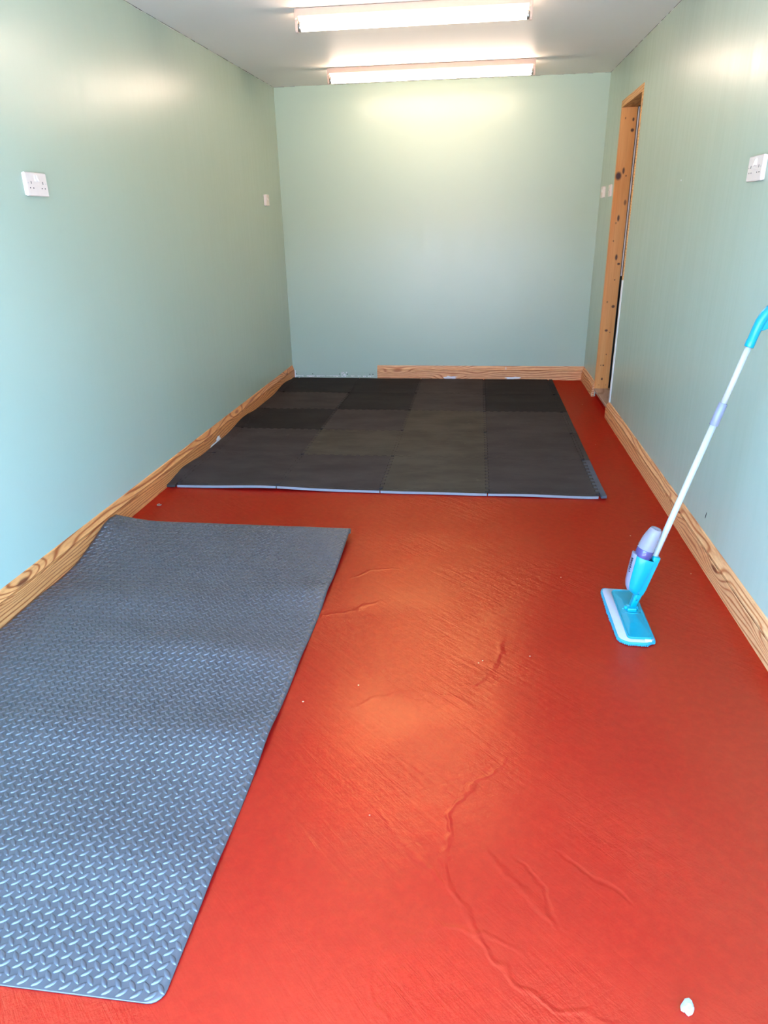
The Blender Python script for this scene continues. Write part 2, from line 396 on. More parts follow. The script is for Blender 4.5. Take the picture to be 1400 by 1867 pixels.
box(bm, W + T, W + 1.25, 4.3, 6.8, 2.5, 2.6); box(bm, W + T, W + 1.25, 4.3, 6.8, -0.1, 0.0)
tag(obj('wall_passage', bm, M['passage']), 'dark unlit passage beyond the doorway', 'wall', kind='structure')

# ragged shrinkage cracks and paint edges where the ceiling meets the walls
def ragged(name, p0, p1, side, mat, parent, n, wmin, wmax, gap=0.25, off=0.0006, seed=1):
    rnd = random.Random(seed); p0 = Vector(p0); p1 = Vector(p1); side = Vector(side); nrm = (p1 - p0).cross(side).normalized()
    vs_, fs = [], []; w = 0.5
    for i in range(n):
        w = min(1, max(0, w + rnd.uniform(-.4, .4)))
        if rnd.random() < gap: w = 0.0; continue
        a = p0.lerp(p1, i / n); b = p0.lerp(p1, (i + 1) / n); j = len(vs_)
        wa = wmin + (wmax - wmin) * w; wb = wmin + (wmax - wmin) * rnd.random()
        for q, ww in ((a, wa), (b, wb)):
            for s in (0, 1):
                for k in (0, 1): vs_.append(tuple(q + side * ww * k + nrm * off * (1 if s else -1)))
        fs += [(j, j + 1, j + 5, j + 4), (j + 2, j + 6, j + 7, j + 3), (j, j + 4, j + 6, j + 2), (j + 1, j + 3, j + 7, j + 5), (j, j + 2, j + 3, j + 1), (j + 4, j + 5, j + 7, j + 6)]
    return pyd(name, vs_, fs, mat, parent)
ragged('crack', (0.001, 1.6, ceil_z(1.6)), (0.001, D, ceil_z(D)), (0, 0, -1), M['dark'], ceiling, 90, .0008, .005, .35, seed=3)
ragged('crack', (W - .001, 1.6, ceil_z(1.6)), (W - .001, D, ceil_z(D)), (0, 0, -1), M['dark'], ceiling, 90, .0008, .005, .4, seed=4)
ragged('crack', (0, D - .001, ceil_z(D)), (W, D - .001, ceil_z(D)), (0, 0, -1), M['dark'], ceiling, 60, .0006, .003, .6, seed=5)
ragged('paint_edge', (0.0012, 1.6, ceil_z(1.6) - .004), (0.0012, D, ceil_z(D) - .004), (0, 0, -1), M['filler'], ceiling, 110, .0005, .0035, .45, seed=6)
ragged('paint_edge', (W - .0012, 1.6, ceil_z(1.6) - .004), (W - .0012, D, ceil_z(D) - .004), (0, 0, -1), M['filler'], ceiling, 110, .0005, .0035, .45, seed=8)

# ----------------------------------------------------------------- skirting boards
BH, BT = 0.128, 0.021
PROF = [(0, 0), (BT, 0), (BT, .0805), (BT - .001, .082), (BT - .002, .082), (BT - .0025, .068), (BT - .0065, .068), (BT - .0065, .086), (BT - .0035, .089), (BT - .0030, .093), (BT - .0060, .097), (BT - .0110, .107), (BT - .0150, .118), (BT - .0165, .125), (0, BH)]
def board(name, loc, rotz, length, mat):
    """length along local x, thickness along local +y, height z"""
    bm = bmesh.new(); n = len(PROF)
    prism(bm, PROF, 'x', 0, length)
    o = obj(name, bm, mat); o.location = loc; o.rotation_euler = (0, 0, rotz); o['kind'] = 'structure'
    return o
bl = tag(board('baseboard_left', (0, D - .02, 0), -math.pi / 2, D - .02 - Y0, M['pine']), 'knotty pine skirting board along the left wall', 'skirting board', kind='structure')
bb = tag(board('baseboard_back', (W, D, 0), math.pi, W - .846, M['pine2']), 'pine skirting board across the end wall, stopping short at left', 'skirting board', kind='structure')
br = tag(board('baseboard_right', (W, Y0, 0), math.pi / 2, 5.345 - Y0, M['pine2']), 'long pine skirting board along the right wall up to the doorway', 'skirting board', kind='structure')
br2 = tag(board('baseboard_corner', (W, 6.03, 0), math.pi / 2, D - BT - 6.03, M['pine2']), 'short pine skirting board between the doorway and far corner', 'skirting board', kind='structure')
def blob(name, parent, cx, cz, w, h, mat, seed, y=BT, th=.0006, n=14, flat=True):
    """ragged splash of filler on the face of a board: local x, z"""
    rnd = random.Random(seed); pts = []
    for k in range(n):
        a = 2 * math.pi * k / n; r = rnd.uniform(.55, 1.1)
        z = cz + h / 2 * r * math.sin(a)
        pts.append((cx + w / 2 * r * math.cos(a), max(z, .001) if flat else z))
    bm = bmesh.new(); prism(bm, pts, 'y', y - .0004, y + th)
    return obj(name, bm, mat, parent)
blob('filler_splash', bl, D - .02 - 4.40, .016, .24, .034, M['filler'], 4)
blob('filler_splash', bl, D - .02 - 4.49, .030, .09, .040, M['filler'], 5)
blob('filler_splash', bl, D - .02 - 6.2, .012, .12, .03, M['filler'], 8)
blob('filler_splash', bb, W - 1.55, .018, .16, .034, M['filler'], 9)
blob('filler_splash', bb, W - 2.15, .018, .19, .026, M['filler'], 10)
blob('filler_splash', bb, W - 2.08, .107, .006, .035, M['filler'], 11, y=.0145)
blob('filler_splash', br2, .004, .018, .03, .05, M['filler'], 12)
# bare strip of the end wall where the board is missing: old paint line, screw holes, crumbled plaster
ragged('old_paint_ridge', (.02, D - .0005, .070), (.845, D - .0005, .068), (0, 0, -1), M['wall'], wall_back, 40, .003, .005, 0, off=.0022, seed=12)
ragged('plaster_edge', (.02, D - .001, .024), (.845, D - .001, .024), (0, 0, -1), M['filler'], wall_back, 50, .002, .014, .15, off=.0016, seed=13)
for x in (.035, .198, .47, .545, .77, .80):
    bm = bmesh.new(); sweep(bm, [(x, D + .001, .040), (x, D - .0012, .040)], .005, 8, up=Vector((0, 0, 1))); obj('screw_hole', bm, M['dark'], wall_back)
bm = bmesh.new()
rnd = random.Random(2)
for k in range(9):
    x = .49 + .05 * rnd.random(); z = .022 + .035 * rnd.random(); r = .004 + .007 * rnd.random()
    bmesh.ops.create_icosphere(bm, subdivisions=1, radius=r, matrix=Matrix.Translation((x, D - .002, z)))
obj('plaster_crumb', bm, M['filler'], wall_back)
bm = bmesh.new()
prism(bm, [(.004, D - .012), (.030, D - .012), (.024, D - .001), (.004, D - .001)], 'z', .0, .075); obj('plaster_edge', bm, M['filler'], wall_back)
# scuffs on the right wall
bm = bmesh.new(); sweep(bm, [(W, 2.93, .215), (W - .001, 2.934, .200), (W, 2.937, .186)], .0016, 6); obj('scuff', bm, M['dark'], wall_right)
bm = bmesh.new(); bmesh.ops.create_icosphere(bm, subdivisions=2, radius=.004, matrix=Matrix.Translation((W, 4.09, 1.576))); obj('nick', bm, M['filler'], wall_right)

# ----------------------------------------------------------------- pine-lined doorway
door = empty('door_1', (W, DY1, 0)); tag(door, 'open doorway lined with knotty pine in the right wall', 'doorway', kind='structure')
JT = .032
bxo('jamb_lining', (-.004, .108, -JT, 0, .072, DZ1 - .045), M['jamb'], door, .001)
bxo('jamb_lining', (-.004, .108, DY0 - DY1, DY0 - DY1 + JT, .072, DZ1 - .045), M['pinehead'], door, .001)
bm = bmesh.new(); box(bm, DY0 - DY1, 0, -.108, .004, DZ1 - .045, DZ1)
hd = obj('head_lining', bm, M['pinehead'], door, bevel=.001); hd.rotation_euler = (0, 0, math.pi / 2); hd.location = (0, 0, 0)
hd.rotation_euler = (0, 0, math.pi / 2)
sl = bxo('threshold', (DY0 - DY1, 0, -.125, .003, .050, .074), M['sill'], door, .002); sl.rotation_euler = (0, 0, math.pi / 2)
bxo('riser', (.012, .12, DY0 - DY1, 0, 0, .050), M['floor'], door)
bxo('draught_strip', (.112, .120, -JT - .010, -JT + .002, .98, DZ1 - .045), M['rocker'], door)
bxo('dark_gap_strip', (.1085, .112, -JT - .003, -JT + .002, .10, DZ1 - .045), M['dark'], door)  # dark strip stands in for the shaded gap behind the jamb
# lower part of the near edge has lost its lining: rough plaster
vs_, fs = [], []
rnd = random.Random(5); nseg = 24
for i in range(nseg + 1):
    z = .08 + (1.0 - .08) * i / nseg; w = .030 + rnd.uniform(0, .010) * (1 - i / nseg * .4)
    y0 = DY0 - DY1 - .002
    for x, y in ((-.0055, y0), (-.0055, y0 + w), (.02, y0 + w + .004), (.02, y0)): vs_.append((x, y, z))
for i in range(nseg):
    for k in range(4): a = i * 4 + k; b = i * 4 + (k + 1) % 4; fs.append((a, b, b + 4, a + 4))
fs += [(0, 1, 2, 3), tuple(nseg * 4 + k for k in (3, 2, 1, 0))]
pyd('plaster_edge', vs_, fs, M['filler'], door)

# ================================================================= ceiling lights
def batten(loc, length, label):
    r = empty('fluorescent_batten', loc); tag(r, label, 'ceiling light', 'fluorescent battens on the ceiling')
    h = length / 2
    bm = bmesh.new(); prism(bm, [(-.030, 0), (.030, 0), (.030, -.036), (.014, -.050), (-.014, -.050), (-.030, -.036)], 'x', -h + .004, h - .004)
    obj('body', bm, M['lamp_body'], r, bevel=.0015)
    bm = bmesh.new(); prism(bm, [(-.0315, -.0345), (-.0305, -.033), (-.030, -.0362), (-.0142, -.0506), (.0142, -.0506), (.030, -.0362), (.0305, -.033), (.0315, -.0345), (.0150, -.0525), (-.0150, -.0525)], 'x', -h + .012, h - .012)
    obj('cover', bm, M['lamp_refl'], r)
    for s in (-1, 1):
        bm = bmesh.new(); box(bm, s * h - .006, s * h + .006, -.0315, .0315, -.046, 0); obj('end_cap', bm, M['lamp_body'], r, bevel=.002)
        bm = bmesh.new(); prism(bm, [(-.013, -.044), (.013, -.044), (.013, -.092), (.008, -.102), (-.008, -.102), (-.013, -.092)], 'x', s * h - .009, s * h + .006)
        lh = obj('lampholder', bm, M['lamp_body'], r, bevel=.0015)
        bm = bmesh.new(); sweep(bm, [(s * (h - .022), 0, -.079), (s * (h - .008), 0, -.079)], .0195, 20); obj('tube_cap', bm, M['metal'], r, True)
    bm = bmesh.new(); sweep(bm, [(-h + .022, 0, -.079), (h - .022, 0, -.079)], .019, 24); obj('tube', bm, M['tube'], r, True)
    return r
batten((1.400, 4.315, ceil_z(4.315) - .001), 1.225, 'lit fluorescent batten nearer the viewer on the ceiling')
b2 = batten((1.385, 5.99, ceil_z(5.99) - .001), 1.525, 'lit fluorescent batten close to the end wall')
for o in [x for x in S.objects if x.name.startswith('fluorescent_batten')]: o.rotation_euler = (math.atan(0.01769), 0, 0)

# ================================================================= sockets and switches
def facing(o, side, y, z):
    """plate built with local x = right, y = up, z = out of the wall"""
    if side == 'left': m = Matrix(((0, 0, 1, 0), (1, 0, 0, y), (0, 1, 0, z), (0, 0, 0, 1)))
    else: m = Matrix(((0, 0, -1, W), (-1, 0, 0, y), (0, 1, 0, z), (0, 0, 0, 1)))
    o.matrix_world = m
def plate_loft(name, hx, hy, z0, z1, mat, parent, r=.004, ins=.003):
    bm = bmesh.new()
    loft(bm, [[(x, y, z0) for x, y in rrect(hx, hy, r)], [(x, y, z1 - ins * .6) for x, y in rrect(hx, hy, r)], [(x, y, z1) for x, y in rrect(hx - ins, hy - ins, r)]])
    return obj(name, bm, mat, parent)
def rocker(parent, x, y, w, h, z):
    bm = bmesh.new()
    prism(bm, [(y - h / 2, z - .001), (y + h / 2, z - .001), (y + h / 2, z + .0018), (y, z + .0020), (y - h / 2, z + .0055)], 'x', x - w / 2, x + w / 2)
    return obj('rocker', bm, M['rocker'], parent, bevel=.0005)
def double_socket(side, y, z, label):
    r = empty('double_socket'); tag(r, label, 'socket', 'double sockets'); facing(r, side, y, z)
    plate_loft('back_plate', .071, .041, 0, .006, M['white_plastic'], r)
    plate_loft('face_plate', .073, .043, .006, .015, M['white_plastic'], r)
    for s in (-1, 1):
        rocker(r, s * .0075, .022, .011, .022, .015)
        for px, py, w, h in ((0, .006, .004, .010), (-.011, -.014, .006, .004), (.011, -.014, .006, .004)):
            bm = bmesh.new(); box(bm, s * .040 + px - w / 2, s * .040 + px + w / 2, py - h / 2, py + h / 2, .0145, .0155); obj('pin_slot', bm, M['dark'], r)
        bm = bmesh.new(); sweep(bm, [(s * .0605, .004, .0148), (s * .0605, .004, .0158)], .0022, 10); obj('screw', bm, M['metal'], r)
    return r
double_socket('left', 2.880, 1.570, 'white double socket on the left wall')
double_socket('right', 3.010, 1.563, 'white double socket high on the right wall at the picture edge')
def switch(side, y, z, depth, label, rw):
    r = empty('wall_switch'); tag(r, label, 'switch', 'single switch plates'); facing(r, side, y, z)
    plate_loft('back_box', .042, .042, 0, depth - .008, M['white_plastic'], r)
    plate_loft('face_plate', .043, .043, depth - .008, depth, M['white_plastic'], r)
    rocker(r, 0, .010, rw, .024, depth)
    for s in (-1, 1):
        bm = bmesh.new(); sweep(bm, [(s * .0302, 0, depth - .0002), (s * .0302, 0, depth + .0006)], .0025, 10); obj('screw', bm, M['metal'], r)
    return r
switch('left', 6.195, 1.598, .022, 'small white switch near the far end of the left wall', .014)
switch('right', 6.480, 1.606, .022, 'small white switch nearest the far right corner', .014)
switch('right', 6.172, 1.606, .014, 'small white switch next to the pine door lining', .030)

# ================================================================= foam tile mat
mat2 = empty('foam_tile_mat', (0, 0, 0)); tag(mat2, 'charcoal mat of interlocking foam tiles in front of the end wall', 'mat')
TX, TY, X0T, Y0T, TD, NT, TH = .597, .595, .083, 3.635, .022, 10, .014
def lift(x, y):
    """how far the mat lies off the floor"""
    z = 0.0012
    fr = max(0.0, 1 - (y - 3.60) / .55)
    z += .011 * fr ** 2 * math.exp(-((x - .62) / .30) ** 2)
    z += .004 * fr ** 2 * math.exp(-((x - 2.05) / .2) ** 2)
    z += .007 * max(0.0, 1 - (y - 3.6) / .2) * math.exp(-((x - 2.53) / .06) ** 2)
    lf = max(0.0, 1 - (x - .02) / .16)
    z += lf ** 2 * .026 * (0.45 + 0.55 * math.sin(y * 5.1 + 1.0)) ** 2 * min(1.0, (y - 3.6) / .25)
    z += .0012 * math.sin(x * 6.1 + y * 2.0) ** 2 + .0012 * math.sin(y * 5.3 + x * 3.0) ** 2
    return z
def sheet(name, quads, mat, parent):
    """solid from a list of plan quads (shared corners merge), following lift()"""
    idx, vs_, top = {}, [], []
    def vid(p):
        k = (round(p[0], 5), round(p[1], 5))
        if k not in idx: idx[k] = len(vs_); vs_.append(k)
        return idx[k]
    for q in quads: top.append([vid(p) for p in q])
    n = len(vs_); V = [(x, y, lift(x, y) + TH) for x, y in vs_] + [(x, y, lift(x, y)) for x, y in vs_]
    cnt = {}
    for f in top:
        for a, b in zip(f, f[1:] + f[:1]): cnt[(a, b)] = 1
    F = [tuple(f) for f in top] + [tuple(a + n for a in f[::-1]) for f in top]
    for a, b in cnt:
        if (b, a) not in cnt: F.append((b, a, a + n, b + n))
    return pyd(name, V, F, mat, parent)
GAP = .0028
def tile_quads(cx, cy, teeth):
    """body grid plus teeth; teeth maps side -> phase or None"""
    h = TD / 2; x0, x1, y0, y1 = cx + h, cx + TX - h, cy + h, cy + TY - h
    n = 2 * NT; q = []
    gx = [x0 + (x1 - x0) * i / n for i in range(n + 1)]; gy = [y0 + (y1 - y0) * i / n for i in range(n + 1)]
    for i in range(n):
        for j in range(n): q.append([(gx[i], gy[j]), (gx[i + 1], gy[j]), (gx[i + 1], gy[j + 1]), (gx[i], gy[j + 1])])
    t = TD - GAP; e = .0028
    for side, ph in teeth.items():
        for k in range(n):
            if k % 2 != ph: continue
            if side in 'NS':
                a, b = gx[k] , gx[k + 1]
                if side == 'N': q.append([(a, y1), (b, y1), (b + e - GAP, y1 + t), (a - e + GAP, y1 + t)])
                else: q.append([(a - e + GAP, y0 - t), (b + e - GAP, y0 - t), (b, y0), (a, y0)])
            else:
                a, b = gy[k], gy[k + 1]
                if side == 'E': q.append([(x1, a), (x1 + t, a - e + GAP), (x1 + t, b + e - GAP), (x1, b)])
                else: q.append([(x0 - t, a - e + GAP), (x0, a), (x0, b), (x0 - t, b + e - GAP)])
    return q
TONE = ['aaba', 'abba', 'caba', 'acac', 'ccac']      # rows from the near edge to the far wall, columns from the left
for r in range(5):
    for c in range(4):
        sheet('foam_tile', tile_quads(X0T + c * TX, Y0T + r * TY, {'N': 0, 'S': 1, 'E': 0, 'W': 1}), M['tile_' + TONE[r][c]], mat2)
def strip(side, k):
    h = TD / 2; q = []; n = 2 * NT; t = TD - GAP; e = .0028
    if side in 'SN':
        cx = X0T + k * TX; x0, x1 = cx + h, cx + TX - h
        g = [x0 + (x1 - x0) * i / n for i in range(n + 1)]; g2 = [cx + GAP] + g + [cx + TX - GAP]
        if side == 'S': yi, yo, s, ph = Y0T - h, Y0T - .034, 1, 0
        else: yi, yo, s, ph = Y0T + 5 * TY + h, Y0T + 5 * TY + .034, -1, 1
        for a, b in zip(g2, g2[1:]):
            f = [(a, yo), (b, yo), (b, yi), (a, yi)]; q.append(f if s > 0 else f[::-1])
        for i in range(n):
            if i % 2 == ph:
                f = [(g[i], yi), (g[i + 1], yi), (g[i + 1] + e - GAP, yi + s * t), (g[i] - e + GAP, yi + s * t)]; q.append(f if s > 0 else f[::-1])
    else:
        cy = Y0T + k * TY; y0, y1 = cy + h, cy + TY - h
        g = [y0 + (y1 - y0) * i / n for i in range(n + 1)]; lo = cy - (.034 if k == 0 else -GAP); hi = cy + TY + (.034 if k == 4 else -GAP)
        g2 = [lo] + g + [hi]
        if side == 'E': xi, xo, s, ph = X0T + 4 * TX + h, X0T + 4 * TX + .040, -1, 1
        else: xi, xo, s, ph = X0T - h, .0230, 1, 0
        for a, b in zip(g2, g2[1:]):
            f = [(xo, a), (xi, a), (xi, b), (xo, b)]; q.append(f if s > 0 else f[::-1])
        for i in range(n):
            if i % 2 == ph:
                f = [(xi, g[i]), (xi + s * t, g[i] - e + GAP), (xi + s * t, g[i + 1] + e - GAP), (xi, g[i + 1])]; q.append(f if s > 0 else f[::-1])
    return q
for k in range(4):
    so = sheet('edge_strip', strip('S', k), M['tile_' + TONE[0][k]], mat2); so.data.materials.append(M['skylit_edge'])
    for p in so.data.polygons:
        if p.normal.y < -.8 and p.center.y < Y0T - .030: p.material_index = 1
    sheet('edge_strip', strip('N', k), M['tile_' + TONE[4][k]], mat2)
for k in range(5):
    sheet('edge_strip', strip('E', k), M['tile_edge'] if k == 0 else M['tile_' + TONE[k][3]], mat2); sheet('edge_strip', strip('W', k), M['tile_' + TONE[k][0]], mat2)

# ================================================================= chequer-plate rubber mat
mat1 = empty('rubber_floor_mat', (0, 0, 0)); tag(mat1, 'grey rubber chequer-plate mat laid wavily beside the left wall', 'mat')
MX0, MX1, MY0, MY1, MT, CR = .030, 1.214, .812, 2.992, .0035, .030
def g(x, y, cx, cy, sx, sy, a, rot=0.0):
    dx, dy = x - cx, y - cy; c, s = math.cos(rot), math.sin(rot)
    u, w = dx * c + dy * s, -dx * s + dy * c
    return a * math.exp(-(u / sx) ** 2 - (w / sy) ** 2)
def mz(x, y):
    z = .0045
    z += .046 * max(0.0, (y - 2.46) / (MY1 - 2.46)) ** 1.4                        # far end lifts before it rolls under
    lf = max(0.0, 1 - (x - MX0) / .22)
    z += .046 * lf ** 1.5 * (1 - .55 * max(0.0, (y - 2.93) / .10)) * min(1.0, max(0.0, (y - 2.58) / .30)) ** 1.3                # far left corner climbs the skirting
    z += g(x, y, .86, 2.00, .34, .10, .024, -.06) + g(x, y, 1.12, 2.44, .22, .09, .020, .1)
    z += g(x, y, 1.08, 1.56, .24, .11, .022, .15) + g(x, y, .45, 2.34, .40, .12, .015, .1)
    z += g(x, y, .50, 1.55, .35, .10, .012, .05) + g(x, y, 1.00, 1.12, .3, .10, .010)
    z += .002 * (1 + math.sin(y * 7.0 + x * 1.5)) * min(1, (y - MY0) / .3 + .1)
    return z
NX = 72; rows = []
ys = [MY0 + CR * (1 - math.cos(math.pi / 2 * k / 5)) for k in range(6)] + [MY0 + CR + (MY1 - MY0 - CR) * k / 130 for k in range(1, 131)]
def xmax(y):
    if y >= MY0 + CR: return MX1
    d = CR - (y - MY0); return MX1 - CR + math.sqrt(max(0, CR * CR - d * d))
for y in ys:
    xm = xmax(y); rows.append([Vector((MX0 + (xm - MX0) * i / NX, y, mz(MX0 + (xm - MX0) * i / NX, y))) for i in range(NX + 1)])
RC = .0125
slope = [(mz(MX0 + (MX1 - MX0) * i / NX, MY1) - mz(MX0 + (MX1 - MX0) * i / NX, MY1 - .01)) / .01 for i in range(NX + 1)]
for k in range(1, 19):
    row = []
    for i in range(NX + 1):
        a0 = math.atan(slope[i]); a = a0 - (a0 + 4.0) * k / 18       # heading turns from climbing to rolled under
        x = MX0 + (MX1 - MX0) * i / NX; ybase, zbase = MY1, mz(x, MY1)
        row.append(Vector((x, ybase + RC * (math.sin(a0) - math.sin(a)), zbase - RC * (math.cos(a0) - math.cos(a)))))
    # signs: centre of the roll lies below the surface
    for i in range(NX + 1):
        a0 = math.atan(slope[i]); a = a0 - (a0 + 4.0) * k / 18; x = row[i].x
        cy_, cz_ = MY1 + RC * math.sin(a0), mz(x, MY1) - RC * math.cos(a0)
        row[i] = Vector((x, cy_ - RC * math.sin(a), cz_ + RC * math.cos(a)))
    rows.append(row)
nr = len(rows); V = []
def nrm(r, i):
    a = rows[min(r + 1, nr - 1)][i] - rows[max(r - 1, 0)][i]; b = rows[r][min(i + 1, NX)] - rows[r][max(i - 1, 0)]
    return b.cross(a).normalized()
for r in range(nr):
    for i in range(NX + 1): V.append(tuple(rows[r][i]))
nv = len(V)
for r in range(nr):
    for i in range(NX + 1): V.append(tuple(rows[r][i] - nrm(r, i) * MT))
Fq = []
Wd = NX + 1
for r in range(nr - 1):
    for i in range(NX):
        a = r * Wd + i; Fq.append((a, a + 1, a + Wd + 1, a + Wd)); Fq.append((a + nv, a + Wd + nv, a + Wd + 1 + nv, a + 1 + nv))
for i in range(NX):
    a = i; Fq.append((a, a + nv, a + 1 + nv, a + 1)); a = (nr - 1) * Wd + i; Fq.append((a, a + 1, a + 1 + nv, a + nv))
for r in range(nr - 1):
    a = r * Wd; Fq.append((a, a + Wd, a + Wd + nv, a + nv)); a = r * Wd + NX; Fq.append((a, a + nv, a + Wd + nv, a + Wd))
sheet_o = pyd('mat_sheet', V, Fq, M['rubber'], mat1, True)
# raised lens-shaped treads, alternately at plus and minus 45 degrees
LB, WB, HB = .0152, .0060, .0025
ring = []
for k in range(6): ring.append((-LB + 2 * LB * k / 6, WB * math.sin(math.pi * k / 6) ** .8 if k else 0.0))
out = [(x, -w) for x, w in ring] + [(LB, 0)] + [(x, w) for x, w in ring[:0:-1]]
def lens():
    vs_ = [(x, y, -.0006) for x, y in out] + [(x * .86, y * .62, HB * .72) for x, y in out] + [(x * .66, y * .22, HB) for x, y in out]
    n = len(out); fs = []
    for b in (0, n):
        for k in range(n): fs.append((b + k, b + (k + 1) % n, b + n + (k + 1) % n, b + n + k))
    fs.append(tuple(2 * n + k for k in range(n)))
    return vs_, fs
LV, LF = lens()
me_bar = bpy.data.meshes.new('tread_bar'); me_bar.from_pydata(LV, [], LF); me_bar.update(); me_bar.materials.append(M['rubber'])
for p in me_bar.polygons: p.use_smooth = True
bars = []
for ph, (ox, oy), ang in ((0, (1.0517, .8410), -math.pi / 4), (1, (1.0667, .8262), math.pi / 4)):
    for i in range(-36, 8):
        for j in range(-3, 78):
            x, y = ox + .0300 * i, oy + .0295 * j
            if x < MX0 + .010 or x > MX1 - .010 or y < MY0 + .009 or y > MY1 - .006: continue
            if y < MY0 + CR and x > MX1 - CR and math.hypot(x - (MX1 - CR), y - (MY0 + CR)) > CR - .006: continue
            e = .004
            n = Vector((mz(x - e, y) - mz(x + e, y), mz(x, y - e) - mz(x, y + e), 2 * e)).normalized()
            t = Vector((math.cos(ang), math.sin(ang), 0)); t = (t - n * t.dot(n)).normalized(); b = n.cross(t)
            clip = 1.0
            m = Matrix(((t.x, b.x, n.x, x), (t.y, b.y, n.y, y), (t.z, b.z, n.z, mz(x, y)), (0, 0, 0, 1)))
            co = m.translation - cam.matrix_world.translation
            vis = abs(_f.dot(co)) and abs(co.dot(_r) / co.dot(_f)) < 700 / F_PX and abs(co.dot(_u) / co.dot(_f)) < 933 / F_PX
            bars.append((co.length if vis else 99 + co.length, m))
bars.sort(key=lambda q: q[0])
for d, m in bars[:300]:
    o = bpy.data.objects.new('tread_bar', me_bar); C.objects.link(o); o.parent = mat1; o.matrix_local = m
V, Fq = [], []
for d, m in bars[300:]:
    k = len(V); V += [tuple(m @ Vector(p)) for p in LV]; Fq += [tuple(i + k for i in f) for f in LF]
tr = pyd('tread_field', V, Fq, M['rubber'], mat1, True); tr['kind'] = 'stuff'; tr['label'] = 'raised chequer tread over the rest of the mat'

# ================================================================= spray mop
P0 = Vector((2.405, 2.395, .040)); P1 = Vector((2.6716, 2.44, 1.0046))
za = (P1 - P0).normalized(); xb = Vector((-1, -0.10, 0)); xb = (xb - za * xb.dot(za)).normalized(); yb = za.cross(xb)
mop = empty('spray_mop'); tag(mop, 'turquoise spray mop with white pole leaning on the right wall', 'mop')
mop.location = (2.382, 2.378, 0)
HM = Matrix(((xb.x, yb.x, za.x, P0.x - 2.382), (xb.y, yb.y, za.y, P0.y - 2.378), (xb.z, yb.z, za.z, P0.z), (0, 0, 0, 1)))
def on_pole(o, dz=0.0): o.matrix_local = HM @ Matrix.Translation((0, 0, dz)); return o
# head
def wob(pts, a, seed):
    rnd = random.Random(seed); ph = [rnd.uniform(0, 6.28) for _ in range(4)]
    out = []
    for k, (x, y) in enumerate(pts):
        t = 2 * math.pi * k / len(pts); s = 1 + a * (math.sin(3 * t + ph[0]) + math.sin(5 * t + ph[1]))
        out.append((x * s, y * s))
    return out
pad = wob(rrect(.064, .195, .030, 8), .010, 3)
pad = [(x + (.012 if x < 0 and y < -.15 else 0) * (-.15 - y) / .045, y) for x, y in pad]
bm = bmesh.new()
loft(bm, [[(x * .96, y * .985, .002) for x, y in pad], [(x, y, .006) for x, y in pad], [(x, y, .012) for x, y in pad], [(x * .94, y * .98, .0155) for x, y in pad]])
cloth = obj('cloth_pad', bm, M['cloth'], mop, True)
bm = bmesh.new()
loopp = [(x, y, .009) for x, y in pad]; n = len(loopp)
ringv = []
for i, p in enumerate(loopp):
    a = Vector(loopp[(i + 1) % n]) - Vector(loopp[i - 1]); s = a.cross(Vector((0, 0, 1))).normalized()
    ringv.append([bm.verts.new(Vector(p) + s * .0045 * math.cos(q) + Vector((0, 0, .0055 * math.sin(q)))) for q in [2 * math.pi * k / 8 for k in range(8)]])
for i in range(n):
    for k in range(8): bm.faces.new((ringv[i][k], ringv[i][(k + 1) % 8], ringv[(i + 1) % n][(k + 1) % 8], ringv[(i + 1) % n][k]))
obj('binding', bm, M['cyan_cloth'], cloth, True)
bm = bmesh.new()
V, Fq = [], []; rnd = random.Random(8)
for i in range(n):                                    # looped fringe under the rim
    a = Vector(loopp[i]); b = Vector(loopp[(i + 1) % n]); m_ = max(1, int((b - a).length / .006))
    for k in range(m_):
        p = a.lerp(b, k / m_); o_ = Vector((p.x, p.y, 0)).normalized() * (.002 + .004 * rnd.random())
        bmesh.ops.create_icosphere(bm, subdivisions=1, radius=.0032, matrix=Matrix.Translation((p.x + o_.x, p.y + o_.y, .0045)))
fr = obj('fringe', bm, M['cyan_cloth'], cloth); fr['kind'] = 'stuff'
plx = .016
bm = bmesh.new()
pp = [(x + plx, y - .004) for x, y in rrect(.045, .174, .016, 6)]
def sc(pts, k, cx=plx): return [((x - cx) * k + cx, y * (1 - (1 - k) * .3)) for x, y in pts]
loft(bm, [[(x, y, .014) for x, y in pp], [(x, y, .022) for x, y in pp], [(x, y, .0245) for x, y in sc(pp, .95)], [(x, y, .0215) for x, y in sc(pp, .90)], [(x, y, .0215) for x, y in sc(pp, .86)], [(x, y, .031) for x, y in sc([(a, b * .62) for a, b in pp], .45)]])
plate = obj('head_plate', bm, M['cyan_plate'], mop, True, .0008)
for s in (-1, 1):
    bm = bmesh.new(); sweep(bm, [(plx - .030, s * .012, .026), (plx - .018, s * .022, .029), (plx, s * .025, .030), (plx + .018, s * .022, .029), (plx + .030, s * .012, .026)], .0028, 8, up=Vector((0, 0, 1))); obj('rib', bm, M['cyan'], plate, True)
bm = bmesh.new(); box(bm, plx - .016, plx + .018, -.012, .026, .022, .043); obj('hinge_block', bm, M['cyan'], mop, bevel=.004)
bm = bmesh.new(); sweep(bm, [(plx - .024, .010, .036), (plx + .026, .010, .036)], .008, 14, up=Vector((0, 0, 1))); obj('hinge_pin', bm, M['cyan'], mop, True)
bm = bmesh.new(); box(bm, .030, .052, -.190, -.178, .0150, .0175); tg = obj('sewn_tag', bm, M['rocker'], cloth)
